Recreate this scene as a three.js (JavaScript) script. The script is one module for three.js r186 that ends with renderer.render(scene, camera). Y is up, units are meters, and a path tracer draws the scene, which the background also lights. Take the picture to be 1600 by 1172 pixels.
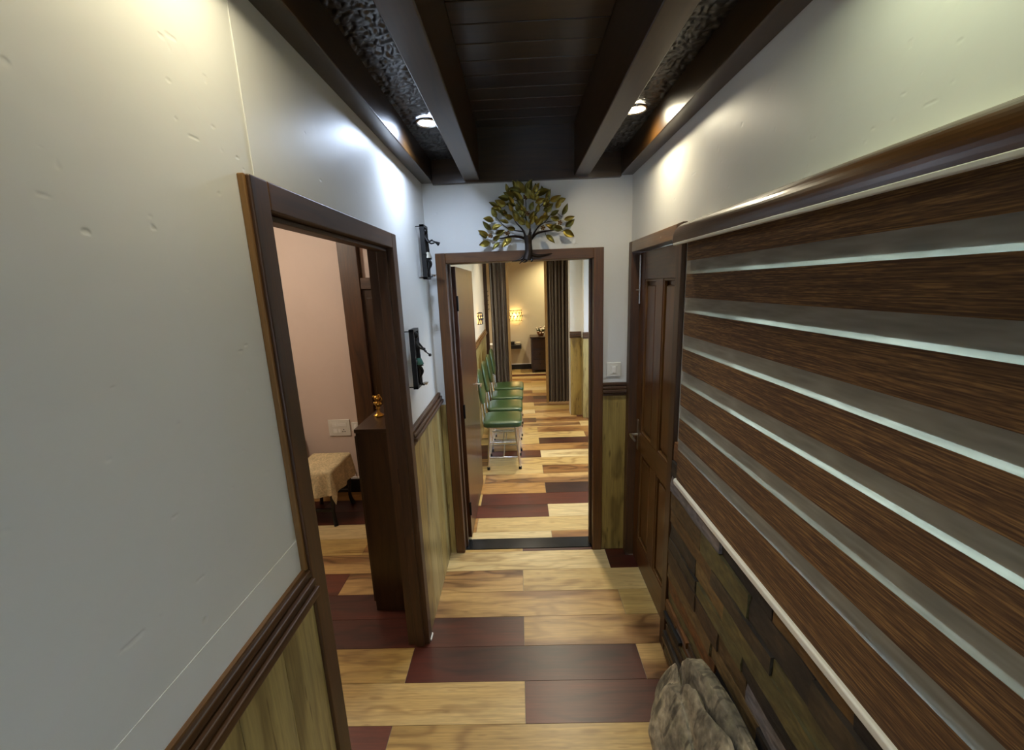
import * as THREE from 'three';
import { RoundedBoxGeometry } from 'three/addons/geometries/RoundedBoxGeometry.js';
import { mergeGeometries, mergeVertices } from 'three/addons/utils/BufferGeometryUtils.js';

// ───────────────────────── camera, sky, exposure ─────────────────────────
const scene = new THREE.Scene();
const camera = new THREE.PerspectiveCamera(84.23, 1600 / 1172, 0.03, 200);
const RAD = Math.PI / 180;
camera.position.set(0, 1.85, 0);
camera.rotation.set(-12.078 * RAD, 1.269 * RAD, -2.186 * RAD, 'YXZ');
camera.updateMatrixWorld(true);
const renderer = new THREE.WebGLRenderer();
renderer.toneMapping = THREE.LinearToneMapping;
renderer.toneMappingExposure = 1.5;
renderer.shadowMap.enabled = true;
scene.background = new THREE.Color().setRGB(5.6, 7.4, 10.0);     // pale overcast daylight outside the windows
const SPOT = { leftFar: 2.3, rightFar: 1.3, leftNear: 0.9, rightNear: 0.6, hind: 0.35, dining: 6.5, lounge: 7.5, bedroom: 11 };

// ───────────────────────── helpers ─────────────────────────
let seed = 12345;
const rnd = () => { seed = (seed + 0x6D2B79F5) | 0; let t = Math.imul(seed ^ (seed >>> 15), 1 | seed); t = (t + Math.imul(t ^ (t >>> 7), 61 | t)) ^ t; return ((t ^ (t >>> 14)) >>> 0) / 4294967296; };
const rr = (a, b) => a + (b - a) * rnd();
const V3 = (x, y, z) => new THREE.Vector3(x, y, z);
const lerp = (a, b, t) => a + (b - a) * t, clamp = (x, a = 0, b = 1) => Math.min(b, Math.max(a, x));
const sstep = (a, b, x) => { const t = clamp((x - a) / (b - a)); return t * t * (3 - 2 * t); };
// a pixel of the 1600 x 1172 frame on the plane axis = value
const FOC = 648.2, EYE = V3(0, 1.85, 0), EYE_TURN = new THREE.Quaternion().setFromEuler(new THREE.Euler(-12.078 * RAD, 1.269 * RAD, -2.186 * RAD, 'YXZ'));
function at(px, py, axis, value) {
  const d = V3((px - 800) / FOC, -(py - 586) / FOC, -1).applyQuaternion(EYE_TURN);
  const t = (value - EYE[axis]) / d[axis];
  return EYE.clone().addScaledVector(d, t);
}
// periodic value noise
const LAT = new Float32Array(65536); for (let i = 0; i < 65536; i++) LAT[i] = rnd();
const h2 = (x, y, s) => LAT[(Math.imul(x, 374761393) ^ Math.imul(y, 668265263) ^ Math.imul(s, 974634911)) >>> 7 & 65535];
function pn(x, y, px, py, s = 0) {
  const xi = Math.floor(x), yi = Math.floor(y); let fx = x - xi, fy = y - yi;
  fx = fx * fx * (3 - 2 * fx); fy = fy * fy * (3 - 2 * fy);
  const x0 = ((xi % px) + px) % px, x1 = (x0 + 1) % px, y0 = ((yi % py) + py) % py, y1 = (y0 + 1) % py;
  return lerp(lerp(h2(x0, y0, s), h2(x1, y0, s), fx), lerp(h2(x0, y1, s), h2(x1, y1, s), fx), fy);
}
function fbm(u, v, fu, fv, o, s = 0) { let a = .5, r = 0, n = 0; for (let i = 0; i < o; i++) { r += a * pn(u * fu, v * fv, fu, fv, s + i * 7); n += a; a *= .5; fu *= 2; fv *= 2; } return r / n; }
function h3(x, y, z) { return LAT[(Math.imul(x, 374761393) ^ Math.imul(y, 668265263) ^ Math.imul(z, 1274126177)) >>> 6 & 65535]; }
function n3(x, y, z) {
  const a = Math.floor(x), b = Math.floor(y), c = Math.floor(z); let f = x - a, g = y - b, h = z - c; f = f * f * (3 - 2 * f); g = g * g * (3 - 2 * g); h = h * h * (3 - 2 * h);
  return lerp(lerp(lerp(h3(a, b, c), h3(a + 1, b, c), f), lerp(h3(a, b + 1, c), h3(a + 1, b + 1, c), f), g), lerp(lerp(h3(a, b, c + 1), h3(a + 1, b, c + 1), f), lerp(h3(a, b + 1, c + 1), h3(a + 1, b + 1, c + 1), f), g), h);
}
const fbm3 = (x, y, z, o = 4) => { let a = .5, r = 0, n = 0; for (let i = 0; i < o; i++) { r += a * n3(x, y, z); n += a; a *= .5; x *= 2.03; y *= 2.03; z *= 2.03; } return r / n; };
function tex(w, h, su, sv, fn, color = true) {
  const d = new Uint8Array(w * h * 4);
  for (let j = 0; j < h; j++) for (let i = 0; i < w; i++) {
    const c = fn((i + .5) / w, (j + .5) / h), k = (j * w + i) * 4;
    if (typeof c === 'number') d[k] = d[k + 1] = d[k + 2] = clamp(c) * 255; else { d[k] = clamp(c[0]) * 255; d[k + 1] = clamp(c[1]) * 255; d[k + 2] = clamp(c[2]) * 255; }
    d[k + 3] = 255;
  }
  const t = new THREE.DataTexture(d, w, h); t.wrapS = t.wrapT = THREE.RepeatWrapping; t.magFilter = THREE.LinearFilter; t.minFilter = THREE.LinearMipmapLinearFilter; t.generateMipmaps = true;
  if (color) t.colorSpace = THREE.SRGBColorSpace; t.repeat.set(1 / su, 1 / sv); t.needsUpdate = true; return t;
}
const hex = (s) => [1, 3, 5].map((i) => parseInt(s.slice(i, i + 2), 16) / 255);
const mix = (a, b, t) => [lerp(a[0], b[0], t), lerp(a[1], b[1], t), lerp(a[2], b[2], t)];
// wood: u runs along the grain
function wood(o) {
  const L = hex(o.light), D = hex(o.dark), M = o.mid ? hex(o.mid) : mix(L, D, .5), s = o.seed ?? 1, w = o.w ?? 1024, h = o.h ?? 512;
  return tex(w, h, o.su ?? 1.6, o.sv ?? .8, (u, v) => {
    const warp = fbm(u, v, 2, 4, 4, s) - .5, warp2 = fbm(u, v, 6, 8, 3, s + 31) - .5;
    const r = v * (o.rings ?? 14) + warp * (o.warp ?? 5) + warp2 * .8;
    let ring = .5 + .5 * Math.sin(r * 6.2832); ring = Math.pow(ring, o.sharp ?? 3);
    const band = sstep(.42, .72, fbm(u, v, 2, 6, 3, s + 60));
    const fib = fbm(u, v, 10, 160, 2, s + 90), pore = pn(u * 50, v * 256, 50, 256, s + 120);
    const dash = sstep(.74, .9, fbm(u, v, 14, 60, 2, s + 140)) * (o.dash ?? .5);
    let c = mix(L, M, band * (o.band ?? .7));
    c = mix(c, D, clamp(ring * (o.ring ?? .4) * (.4 + band) + dash));
    const k = 1 + (fib - .5) * (o.fibre ?? .25) + (pore - .5) * .08;
    return [c[0] * k, c[1] * k, c[2] * k];
  });
}
const std = (o) => new THREE.MeshPhysicalMaterial(o);

// ───────────────────────── materials ─────────────────────────
const T = {
  pale: wood({ light: '#cdb685', mid: '#bea26c', dark: '#7d5f38', rings: 7, warp: 6, ring: .34, band: .7, dash: .3, fibre: .2, seed: 3 }),
  red: wood({ light: '#64301e', mid: '#4a2418', dark: '#2e1710', rings: 7, warp: 4, ring: .3, band: .8, dash: .1, seed: 11 }),
  brown: wood({ light: '#bc975f', mid: '#86603a', dark: '#4c3119', rings: 6, warp: 6, ring: .5, band: 1, dash: .18, fibre: .18, seed: 23 }),
  door: wood({ light: '#4c3016', mid: '#3c2510', dark: '#261608', rings: 12, warp: 4, ring: .45, band: .7, dash: .15, seed: 37 }),
  leaf: wood({ light: '#6d4b26', mid: '#5a3c1d', dark: '#382310', rings: 12, warp: 5, ring: .45, band: .8, dash: .2, seed: 43 }),
  panel: wood({ light: '#a89763', mid: '#93814f', dark: '#4b3d1e', rings: 5, warp: 5, ring: .32, band: .6, dash: .6, fibre: .22, seed: 51 }),
  ceil: wood({ light: '#3c2a12', mid: '#2d1e0c', dark: '#1a1006', rings: 14, warp: 4, ring: .4, band: .8, dash: .1, seed: 67 }),
};
const W = (map, rough, coat = .3, color = 0xffffff) => std({ map, roughness: rough, clearcoat: coat, clearcoatRoughness: coat < .2 ? .34 : .2, color });
const plasterBump = tex(1024, 1024, 2.4, 2.4, (u, v) => {
  const s = fbm(u, v, 8, 8, 4, 5) * .55 + fbm(u, v, 60, 60, 2, 9) * .12, dent = sstep(.845, .91, fbm(u, v, 80, 130, 2, 77));
  return .3 + s - dent * .15;
}, false);
const plasterMap = tex(512, 512, 2.4, 2.4, (u, v) => { const k = .97 + (fbm(u, v, 5, 5, 4, 15) - .5) * .07; return [.855 * k, .85 * k, .83 * k]; });
const pinkMap = tex(256, 256, 2.4, 2.4, (u, v) => { const k = .98 + (fbm(u, v, 5, 5, 4, 25) - .5) * .05; return [.84 * k, .76 * k, .70 * k]; });
const creamMap = tex(256, 256, 2.4, 2.4, (u, v) => { const k = .98 + (fbm(u, v, 5, 5, 4, 29) - .5) * .05; return [.85 * k, .80 * k, .70 * k]; });
const weaveMap = tex(1024, 512, .8, .4, (u, v) => {
  const f = fbm(u, v, 10, 200, 2, 210), g = fbm(u, v, 40, 256, 2, 220), p = fbm(u, v, 3, 24, 2, 230);
  const t = clamp((f - .5) * 1.5 + (g - .5) * 1.0 + (p - .5) * .5 + .38);
  return mix(hex('#4a3018'), hex('#8a6638'), t);
});
const sheerMap = tex(256, 256, .4, .4, (u, v) => { const k = .9 + (fbm(u, v, 6, 40, 2, 240) - .5) * .2; return [.86 * k, .84 * k, .77 * k]; });
const M = {
  plaster: std({ map: plasterMap, roughness: .44, bumpMap: plasterBump, bumpScale: .004, clearcoat: .12, clearcoatRoughness: .4 }),
  pink: std({ map: pinkMap, roughness: .55 }), cream: std({ map: creamMap, roughness: .6 }), white: std({ color: 0xe9e7e1, roughness: .6 }),
  pale: [W(T.pale, .36, .15), W(T.pale, .36, .15, 0xf3ead6), W(T.pale, .36, .15, 0xe6d9b8)],
  red: [W(T.red, .36, .15), W(T.red, .36, .15, 0xe0d2d0), W(T.red, .36, .15, 0xc9b0a8)],
  brown: [W(T.brown, .36, .15), W(T.brown, .36, .15, 0xe8d8c4)],
  grey: [W(T.red, .36, .15, 0xb4c4d8)],
  frame: W(T.door, .48, .08), frameLight: W(T.leaf, .45, .1, 0xd8c48c), leafDark: W(T.leaf, .33, .3, 0xa88058), leaf: W(T.leaf, .32, .3), doorRight: W(T.leaf, .35, .3, 0xd8c0a0), panel: [W(T.panel, .4, .2), W(T.panel, .4, .2, 0xf0e4c0), W(T.panel, .4, .2, 0xfff6e0)],
  ceil: W(T.ceil, .34, .3), ceilBeam: W(T.ceil, .34, .3, 0xfff0d8), plank: [W(T.ceil, .35, .3), W(T.ceil, .35, .3, 0xe8d8d0), W(T.ceil, .35, .3, 0xffe8d0)],
  cabinet: W(T.ceil, .35, .3, 0xf0dcd0),
  cove: std({ color: 0x201e20, roughness: .38, clearcoat: .3, clearcoatRoughness: .25 }),
  grout: std({ color: 0x8d8474, roughness: .8 }), threshold: std({ color: 0x14161a, roughness: .22 }), slab: std({ color: 0x6f6a62, roughness: .9 }),
  black: std({ color: 0x0d0c0c, roughness: .45 }), darkMetal: std({ color: 0x1a1614, roughness: .4, metalness: .6 }),
  tan: W(T.pale, .6, 0, 0x94764c), chrome: std({ color: 0xd8d4cc, roughness: .16, metalness: 1 }), brass: std({ color: 0xb58a3c, roughness: .28, metalness: 1 }),
  steel: std({ color: 0xbdb8ae, roughness: .28, metalness: 1 }), rubber: std({ color: 0x0b0b0b, roughness: .7 }),
  ivory: std({ color: 0xdcd8cc, roughness: .4 }), ivoryKey: std({ color: 0xf1eee6, roughness: .3 }), socketDark: std({ color: 0x2a2826, roughness: .6 }),
  green: std({ color: 0x2b4522, roughness: .3, clearcoat: .5, clearcoatRoughness: .2, bumpMap: tex(256, 256, .25, .25, (u, v) => fbm(u, v, 50, 50, 2, 300), false), bumpScale: .0006 }),
  weave: std({ map: weaveMap, roughness: .8, bumpMap: weaveMap, bumpScale: .0008 }),
  sheer: std({ map: sheerMap, roughness: .5, transmission: .66, thickness: 0, side: THREE.DoubleSide, specularIntensity: .2 }),
  cassette: W(T.leaf, .3, .5, 0xb0a078), alu: std({ color: 0xdad6c8, roughness: .4 }),
  cloth: std({ map: tex(256, 256, .3, .3, (u, v) => { const k = .9 + (fbm(u, v, 40, 40, 2, 400) - .5) * .3 + (fbm(u, v, 5, 5, 2, 410) - .5) * .12; return [.88 * k, .80 * k, .62 * k]; }), roughness: .95, sheen: .4, sheenColor: new THREE.Color(0xffe8b8), side: THREE.DoubleSide }),
  frosted: std({ color: 0xf2f6f8, roughness: .75, transmission: .85, thickness: 0 }),
  glass: std({ color: 0xffffff, roughness: .02, transmission: 1, thickness: 0, ior: 1.45 }),
  goldLeaf: [0x7c6c2a, 0x6a6028, 0x8a7630, 0x5c5626].map((c) => std({ color: c, roughness: .34, metalness: .75, side: THREE.DoubleSide })),
  bronze: std({ color: 0x241a14, roughness: .38, metalness: .55 }), berry: std({ color: 0x8a6430, roughness: .25, metalness: .8 }),
};
const stoneCols = ['#26221f', '#4d3b22', '#6a5431', '#332c22', '#5e4423', '#171617', '#57502f', '#6b4420', '#6a6668', '#1f1c1a', '#3c2c1c'];
M.stone = stoneCols.map((c, i) => std({
  map: tex(128, 128, .3, .3, (u, v) => mix(hex(c), mix(hex(c), hex('#8a6a3a'), .28), clamp(fbm(u, v, 3, 8, 4, 500 + i * 13) * 2 - .7)).map((x) => x * (.75 + .5 * fbm(u, v, 10, 24, 2, 520 + i))))
  , roughness: .62, bumpMap: null }));
const stoneBump = tex(256, 256, .4, .4, (u, v) => fbm(u, v, 6, 22, 4, 640), false);
M.stone.forEach((m) => { m.bumpMap = stoneBump; m.bumpScale = .004; });
M.rock = std({
  map: tex(512, 512, .5, .5, (u, v) => {
    const a = fbm(u, v, 4, 4, 5, 700), b = fbm(u, v, 9, 9, 4, 720), c = fbm(u, v, 30, 30, 2, 740);
    let k = mix(hex('#6a6252'), hex('#988c74'), sstep(.3, .7, a)); k = mix(k, hex('#7a765a'), sstep(.5, .75, b) * .4); k = mix(k, hex('#3f392e'), sstep(.6, .8, fbm(u, v, 6, 24, 4, 760)) * .7);
    return k.map((x) => x * (.72 + .55 * c));
  }), roughness: .85, bumpMap: tex(512, 512, .4, .4, (u, v) => fbm(u, v, 8, 8, 5, 780), false), bumpScale: .01,
});
M.curtain = std({
  map: tex(512, 64, .5, 1, (u, v) => { const s = u * 14 % 1; const k = .9 + fbm(u, v, 60, 4, 2, 820) * .2; const c = s < .3 ? hex('#a39686') : s < .42 ? hex('#5f5044') : hex('#33261e'); return c.map((x) => x * k); }),
  roughness: .75, sheen: .3, side: THREE.DoubleSide,
});
M.curtainHem = std({ color: 0x8a6a3a, roughness: .7, side: THREE.DoubleSide });

// ───────────────────────── geometry helpers ─────────────────────────
// uv in metres by the face's axis, u along the grain g
function uvBox(geo, g = 'x', off) {
  const q = geo.index ? geo.toNonIndexed() : geo, p = q.attributes.position, n = q.attributes.normal, uv = new Float32Array(p.count * 2);
  const ou = off ? off[0] : rnd() * 3, ov = off ? off[1] : rnd() * 3, A = 'xyz', gi = A.indexOf(g);
  for (let i = 0; i < p.count; i += 3) {
    let nx = 0, ny = 0, nz = 0; for (let k = 0; k < 3; k++) { nx += n.getX(i + k); ny += n.getY(i + k); nz += n.getZ(i + k); }
    const m = [Math.abs(nx), Math.abs(ny), Math.abs(nz)], ax = m.indexOf(Math.max(...m));
    const o = [0, 1, 2].filter((k) => k !== ax); const ui = ax === gi ? o[0] : gi, vi = o.find((k) => k !== ui);
    for (let k = 0; k < 3; k++) { const c = [p.getX(i + k), p.getY(i + k), p.getZ(i + k)]; uv[(i + k) * 2] = c[ui] + ou; uv[(i + k) * 2 + 1] = c[vi] + ov; }
  }
  q.setAttribute('uv', new THREE.BufferAttribute(uv, 2)); return q;
}
// box between two corners; b = rounded edge
function B(x0, x1, y0, y1, z0, z1, g = 'x', b = 0) {
  const w = x1 - x0, h = y1 - y0, d = z1 - z0;
  const q = b ? new RoundedBoxGeometry(w, h, d, 2, b) : new THREE.BoxGeometry(w, h, d);
  q.translate((x0 + x1) / 2, (y0 + y1) / 2, (z0 + z1) / 2); return uvBox(q, g);
}
const taken = {};
function numbered(n) { const k = taken[n] = (taken[n] ?? -1) + 1; return k ? n + '_' + String(k).padStart(3, '0') : n; }
function shade(o) { o.traverse((m) => { if (m.isMesh) { m.castShadow = m.receiveShadow = true; } }); return o; }
function part(name, geo, mat, parent, label) {
  const gs = (Array.isArray(geo) ? geo : [geo]).map((g) => { const q = g.index ? g.toNonIndexed() : g; for (const k of Object.keys(q.attributes)) if (!['position', 'normal', 'uv'].includes(k)) q.deleteAttribute(k); return q; });
  const m = new THREE.Mesh(gs.length > 1 ? mergeGeometries(gs) : gs[0], mat); m.name = name; m.castShadow = m.receiveShadow = true;
  if (label) m.userData.label = label; parent.add(m); return m;
}
function thing(name, label, category, pos = [0, 0, 0], turn = 0, group) {
  const o = new THREE.Group(); o.name = numbered(name); o.position.set(...pos); o.rotation.y = turn; o.userData = { label, category }; if (group) o.userData.group = group; scene.add(o); return o;
}
function structure(name, label, category) { const o = new THREE.Group(); o.name = name; o.userData = { kind: 'structure', label, category }; scene.add(o); return o; }
const tube = (pts, r, seg = 24, rad = 8, closed = false) => new THREE.TubeGeometry(new THREE.CatmullRomCurve3(pts.map((p) => p.isVector3 ? p : V3(...p)), closed, 'catmullrom', .3), seg, r, rad, closed);
function taper(pts, radii, seg = 20, rad = 8) {   // a swept limb whose radius changes
  const c = new THREE.CatmullRomCurve3(pts), g = new THREE.TubeGeometry(c, seg, 1, rad), p = g.attributes.position;
  for (let i = 0; i <= seg; i++) { const ce = c.getPointAt(i / seg), f = i / seg * (radii.length - 1), k = Math.min(radii.length - 2, Math.floor(f)), r = lerp(radii[k], radii[k + 1], f - k);
    for (let j = 0; j <= rad; j++) { const id = i * (rad + 1) + j; p.setXYZ(id, ce.x + (p.getX(id) - ce.x) * r, ce.y + (p.getY(id) - ce.y) * r, ce.z + (p.getZ(id) - ce.z) * r); } }
  g.computeVertexNormals(); return g;
}
const rod = (a, b, r, n = 10) => { const A = V3(...a), Bq = V3(...b), d = Bq.clone().sub(A), g = new THREE.CylinderGeometry(r, r, d.length(), n); g.applyQuaternion(new THREE.Quaternion().setFromUnitVectors(V3(0, 1, 0), d.clone().normalize())); g.translate((A.x + Bq.x) / 2, (A.y + Bq.y) / 2, (A.z + Bq.z) / 2); return g; };
const ball = (x, y, z, r, sx = 1, sy = 1, sz = 1, n = 14) => { const g = new THREE.SphereGeometry(r, n, Math.ceil(n * .7)); g.scale(sx, sy, sz); g.translate(x, y, z); return g; };
// puffy pad: superellipsoid
function pad(w, h, d, e1 = .35, e2 = .35, n = 36) {
  const g = new THREE.SphereGeometry(1, n, n / 2), p = g.attributes.position, f = (c, e) => Math.sign(c) * Math.pow(Math.abs(c), e);
  for (let i = 0; i < p.count; i++) { const x = p.getX(i), y = p.getY(i), z = p.getZ(i), r = Math.hypot(x, z) || 1e-6; p.setXYZ(i, w / 2 * f(x / r, e2) * f(r, e1), h / 2 * f(y, e1), d / 2 * f(z / r, e2) * f(r, e1)); }
  const m = mergeVertices(g); m.computeVertexNormals(); return m;
}
// wall slab normal to x (or z) with rectangular holes [a0,a1,y0,y1]
function slab(axis, c0, c1, a0, a1, y0, y1, holes = []) {
  const cuts = [...new Set([a0, a1, ...holes.flatMap((h) => [h[0], h[1]])])].sort((p, q) => p - q), gs = [];
  const put = (p, q, u, v) => { if (v - u > 1e-4) gs.push(axis === 'x' ? new THREE.BoxGeometry(c1 - c0, v - u, q - p).translate((c0 + c1) / 2, (u + v) / 2, (p + q) / 2) : new THREE.BoxGeometry(q - p, v - u, c1 - c0).translate((p + q) / 2, (u + v) / 2, (c0 + c1) / 2)); };
  for (let i = 0; i + 1 < cuts.length; i++) {
    const p = cuts[i], q = cuts[i + 1], hs = holes.filter((h) => h[0] <= p + 1e-6 && h[1] >= q - 1e-6).sort((m, n) => m[2] - n[2]); let u = y0;
    for (const h of hs) { put(p, q, u, h[2]); u = Math.max(u, h[3]); }
    put(p, q, u, y1);
  }
  return uvBox(mergeGeometries(gs), axis === 'x' ? 'z' : 'x', [0, 0]);
}

// ───────────────────────── room dimensions ─────────────────────────
const XL = -.555, XR = .70, ZB = -2.647, CEIL = 2.465, REAR = 1.6;
const FRW = .062, LO = -.635;                     // room side of the left wall
const D1 = { z0: -1.855, z1: -.955, y: 2.03 };   // left doorway
const D2 = { x0: -.44, x1: .467, y: 2.0 };       // doorway ahead
const D3 = { z0: -2.56, z1: -1.85, y: 2.02 };    // door in the right wall
const WIN = { z0: -1.60, z1: .9, y0: 1.14, y1: 1.95 };

// ───────────────────────── floor ─────────────────────────
{
  const fl = structure('floor', 'floor of long wood-look tiles in pale, brown and dark red', 'floor');
  part('screed', [B(-3.3, .78, -.12, -.0025, -2.72, REAR + .1, 'x'), B(-3.3, -.62, -.12, -.0025, -3.66, -2.72, 'x'), B(-.62, 2.5, -.12, -.0025, -9.4, -2.72, 'x')], M.grout, fl, 'pale grout bed');
  const rowKinds = { '-1': ['red', 'red', 'pale', 'brown'], 0: ['red', 'pale', 'red', 'pale'], 1: ['red', 'pale', 'red', 'brown'], 2: ['pale', 'red', 'brown', 'pale'], 3: ['pale', 'red', 'brown', 'pale'], 4: ['red', 'brown', 'pale', 'red'], 5: ['pale', 'brown', 'pale', 'red'], 6: ['pale', 'brown', 'red', 'red'], 7: ['brown', 'pale', 'pale', 'red'], 8: ['red', 'pale', 'pale', 'red'], 9: ['red', 'red', 'brown', 'red'] };
  const L = 1.162, gap = .0022, any = () => { const r = rnd(); return r < .42 ? 'pale' : r < .7 ? 'red' : 'brown'; };
  const lay = (x0, x1, z0, z1, kind) => {
    if (x1 - x0 < .012 || z1 - z0 < .008) return;
    const g = B(x0 + gap / 2, x1 - gap / 2, -.012, 0, z0 + gap / 2, z1 - gap / 2, 'x'); const ms = M[kind];
    part('tile', g, ms[Math.floor(rnd() * ms.length)], fl);
  };
  for (let n = -15; n <= 10; n++) {
    const zt = -1.437 - .199 * n, zb = zt - .199, even = ((n % 2) + 2) % 2 === 0;
    const j0 = even ? -.03 - 2 * L : -.61 - 2 * L;     // joints j0, j0+L ...
    for (let k = -1; k < 5; k++) {
      const a = j0 + k * L, b = a + L, idx = k, ks = rowKinds[n];
      // columns: k=0 leftmost ... so that column 1 ends at -.03 (even) and column 2 spans -.61...55 (odd)
      const kind = ks ? ks[clamp(even ? idx : idx, 0, 3)] : any();
      if (zt > -2.66) lay(Math.max(a, -3.25), Math.min(b, .755), Math.max(zb, -2.66), Math.min(zt, REAR), n === 6 && a < -.1 && b > -.5 ? 'pale' : kind);
      if (zb < -2.66) lay(Math.max(a, -3.25), Math.min(b, -.70), Math.max(zb, -3.6), Math.min(zt, -2.66), kind);
    }
  }
  part('threshold', B(-.47, .49, -.012, .004, -2.782, -2.662, 'x'), M.threshold, fl, 'black stone threshold strip');
  const dk = { 0: ['pale', 'brown'], 1: ['pale', 'pale'], 2: ['red', 'pale'], 3: ['red', 'red'], 4: ['brown', 'grey'], 5: ['brown', 'brown'], 6: ['pale', 'brown'], 7: ['pale', 'pale'], 8: ['red', 'pale'], 9: ['brown', 'red'], 10: ['pale', 'grey'], 11: ['pale', 'brown'], 12: ['pale', 'brown'], 13: ['brown', 'pale'], 14: ['red', 'brown'], 15: ['brown', 'red'], 16: ['pale', 'brown'] };
  for (let m = 0; m <= 32; m++) {
    const zt = m ? -2.875 - .2 * (m - 1) : -2.782, zb = -2.875 - .2 * m, odd = m % 2;
    if (zb < -9.3) break;
    const j = odd ? -.385 : .192;
    for (let k = -2; k < 3; k++) {
      const a = j + k * L, b = a + L, ks = dk[m]; let kind = ks ? (odd ? (a < -.5 ? any() : ks[a < .5 ? 0 : 1]) : ks[a < 0 ? 0 : 1]) : any();
      lay(Math.max(a, m > 18 ? -2.0 : -.6), Math.min(b, 2.45), Math.max(zb, -9.3), zt, kind);
    }
  }
}

// ───────────────────────── ceiling of the corridor ─────────────────────────
{
  const c = structure('ceiling', 'dark timber ceiling with beams and black embossed side coves', 'ceiling');
  part('slab', B(XL - .15, XR + .25, 2.80, 2.92, ZB - .13, REAR + .15, 'z'), M.slab, c);
  const z0 = ZB, z1 = REAR;
  part('perimeter_beam', B(XL, -.485, CEIL, 2.80, z0, z1, 'z', .004), M.ceilBeam, c);
  part('perimeter_beam', B(.625, XR, CEIL, 2.80, z0, z1, 'z', .004), M.ceilBeam, c);
  part('beam', B(-.295, -.205, CEIL, 2.80, z0 + .03, z1, 'z', .005), M.ceilBeam, c);
  part('beam', B(.35, .437, CEIL, 2.80, z0 + .03, z1, 'z', .005), M.ceilBeam, c);
  part('end_board', B(-.485, .625, CEIL - .012, 2.80, z0, z0 + .03, 'x', .003), M.ceilBeam, c);
  for (let k = 0, z = z0 + .03; z < z1; z += .12, k++) part('plank', B(-.205, .35, 2.742, 2.762, z + .0025, Math.min(z + .1175, z1), 'x', .003), M.plank[k % 3], c);
  // embossed black cove panels: real relief
  for (const [a, b] of [[-.485, -.295], [.437, .625]]) {
    const nx = 44, nz = 470, len = 2.4, base = 2.588;
    // leaf-shaped lumps scattered over the panel
    const cells = new Map(), add = (x, z, l) => { const k = Math.floor(x / .05) + ',' + Math.floor(z / .05); (cells.get(k) ?? cells.set(k, []).get(k)).push(l); };
    for (let z = 0; z < len; z += .017) for (let x = 0; x < .19; x += .03) { const X = x + rr(-.01, .01), Z = z + rr(-.008, .008); add(X, Z, [X, Z, rr(-.9, .9) + (a < 0 ? .5 : -.5), rr(.016, .026), rr(.007, .011), rr(.6, 1)]); }
    const g = new THREE.PlaneGeometry(b - a, len, nx, nz), p = g.attributes.position;
    for (let i = 0; i < p.count; i++) {
      const x = p.getX(i) + (b - a) / 2, z = p.getY(i) + len / 2; let hgt = 0; const cx = Math.floor(x / .05), cz = Math.floor(z / .05);
      for (let u = -1; u <= 1; u++) for (let v = -1; v <= 1; v++) for (const l of cells.get((cx + u) + ',' + (cz + v)) ?? []) {
        const dx = x - l[0], dz = z - l[1], ca = Math.cos(l[2]), sa = Math.sin(l[2]), q = Math.hypot((dx * ca + dz * sa) / l[3], (-dx * sa + dz * ca) / l[4]);
        if (q < 1) hgt = Math.max(hgt, l[5] * Math.sqrt(1 - q * q) * (.75 + .25 * sstep(0, .5, q)));
      }
      p.setXYZ(i, x + a, base - .006 * hgt + .0015 * (fbm3(x * 90, z * 90, 1, 2) - .5), ZB + .03 + z);
    }
    g.computeVertexNormals(); if (g.attributes.normal.getY(0) > 0) { const ix = g.index.array; for (let i = 0; i < ix.length; i += 3) [ix[i], ix[i + 1]] = [ix[i + 1], ix[i]]; g.computeVertexNormals(); }
    part('cove_panel', [g, B(a, b, base, 2.64, ZB + .03, ZB + .03 + len, 'z')], M.cove, c, 'black embossed cove panel');
    part('cove_panel', B(a, b, base, 2.64, ZB + .03 + len, z1, 'z'), M.cove, c, 'black cove panel');
  }
}

// ───────────────────────── walls of the corridor ─────────────────────────
function railBoxes(axis, c, a0, a1, dir, y) {   // stacked mouldings: chamfered strips of different depth
  const gs = []; for (const [y0, y1, d] of [[0, .018, .024], [.021, .042, .038], [.045, .063, .030], [.0665, .086, .020]]) {
    const lo = Math.min(c, c + dir * d), hi = Math.max(c, c + dir * d);
    gs.push(axis === 'x' ? B(lo, hi, y + y0, y + y1, a0, a1, 'z', .004) : B(a0, a1, y + y0, y + y1, lo, hi, 'x', .004));
  }
  return gs;
}
const RAIL = 1.098;
function boards(parent, axis, c, a0, a1, dir, y1, wdt = .146, first) {   // vertical wood-look boards of a wainscot
  for (let a = first ?? a0, k = 0; a < a1 - .01; a += wdt, k++) {
    const s = Math.max(a, a0) + .0012, e = Math.min(a + wdt, a1) - .0012; if (e - s < .01) continue;
    const d = .014, lo = Math.min(c, c + dir * d), hi = Math.max(c, c + dir * d);
    const g = axis === 'x' ? B(lo, hi, .002, y1, s, e, 'y') : B(s, e, .002, y1, lo, hi, 'y');
    part('board', g, M.panel[Math.floor(rnd() * 3)], parent);
  }
}
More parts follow.
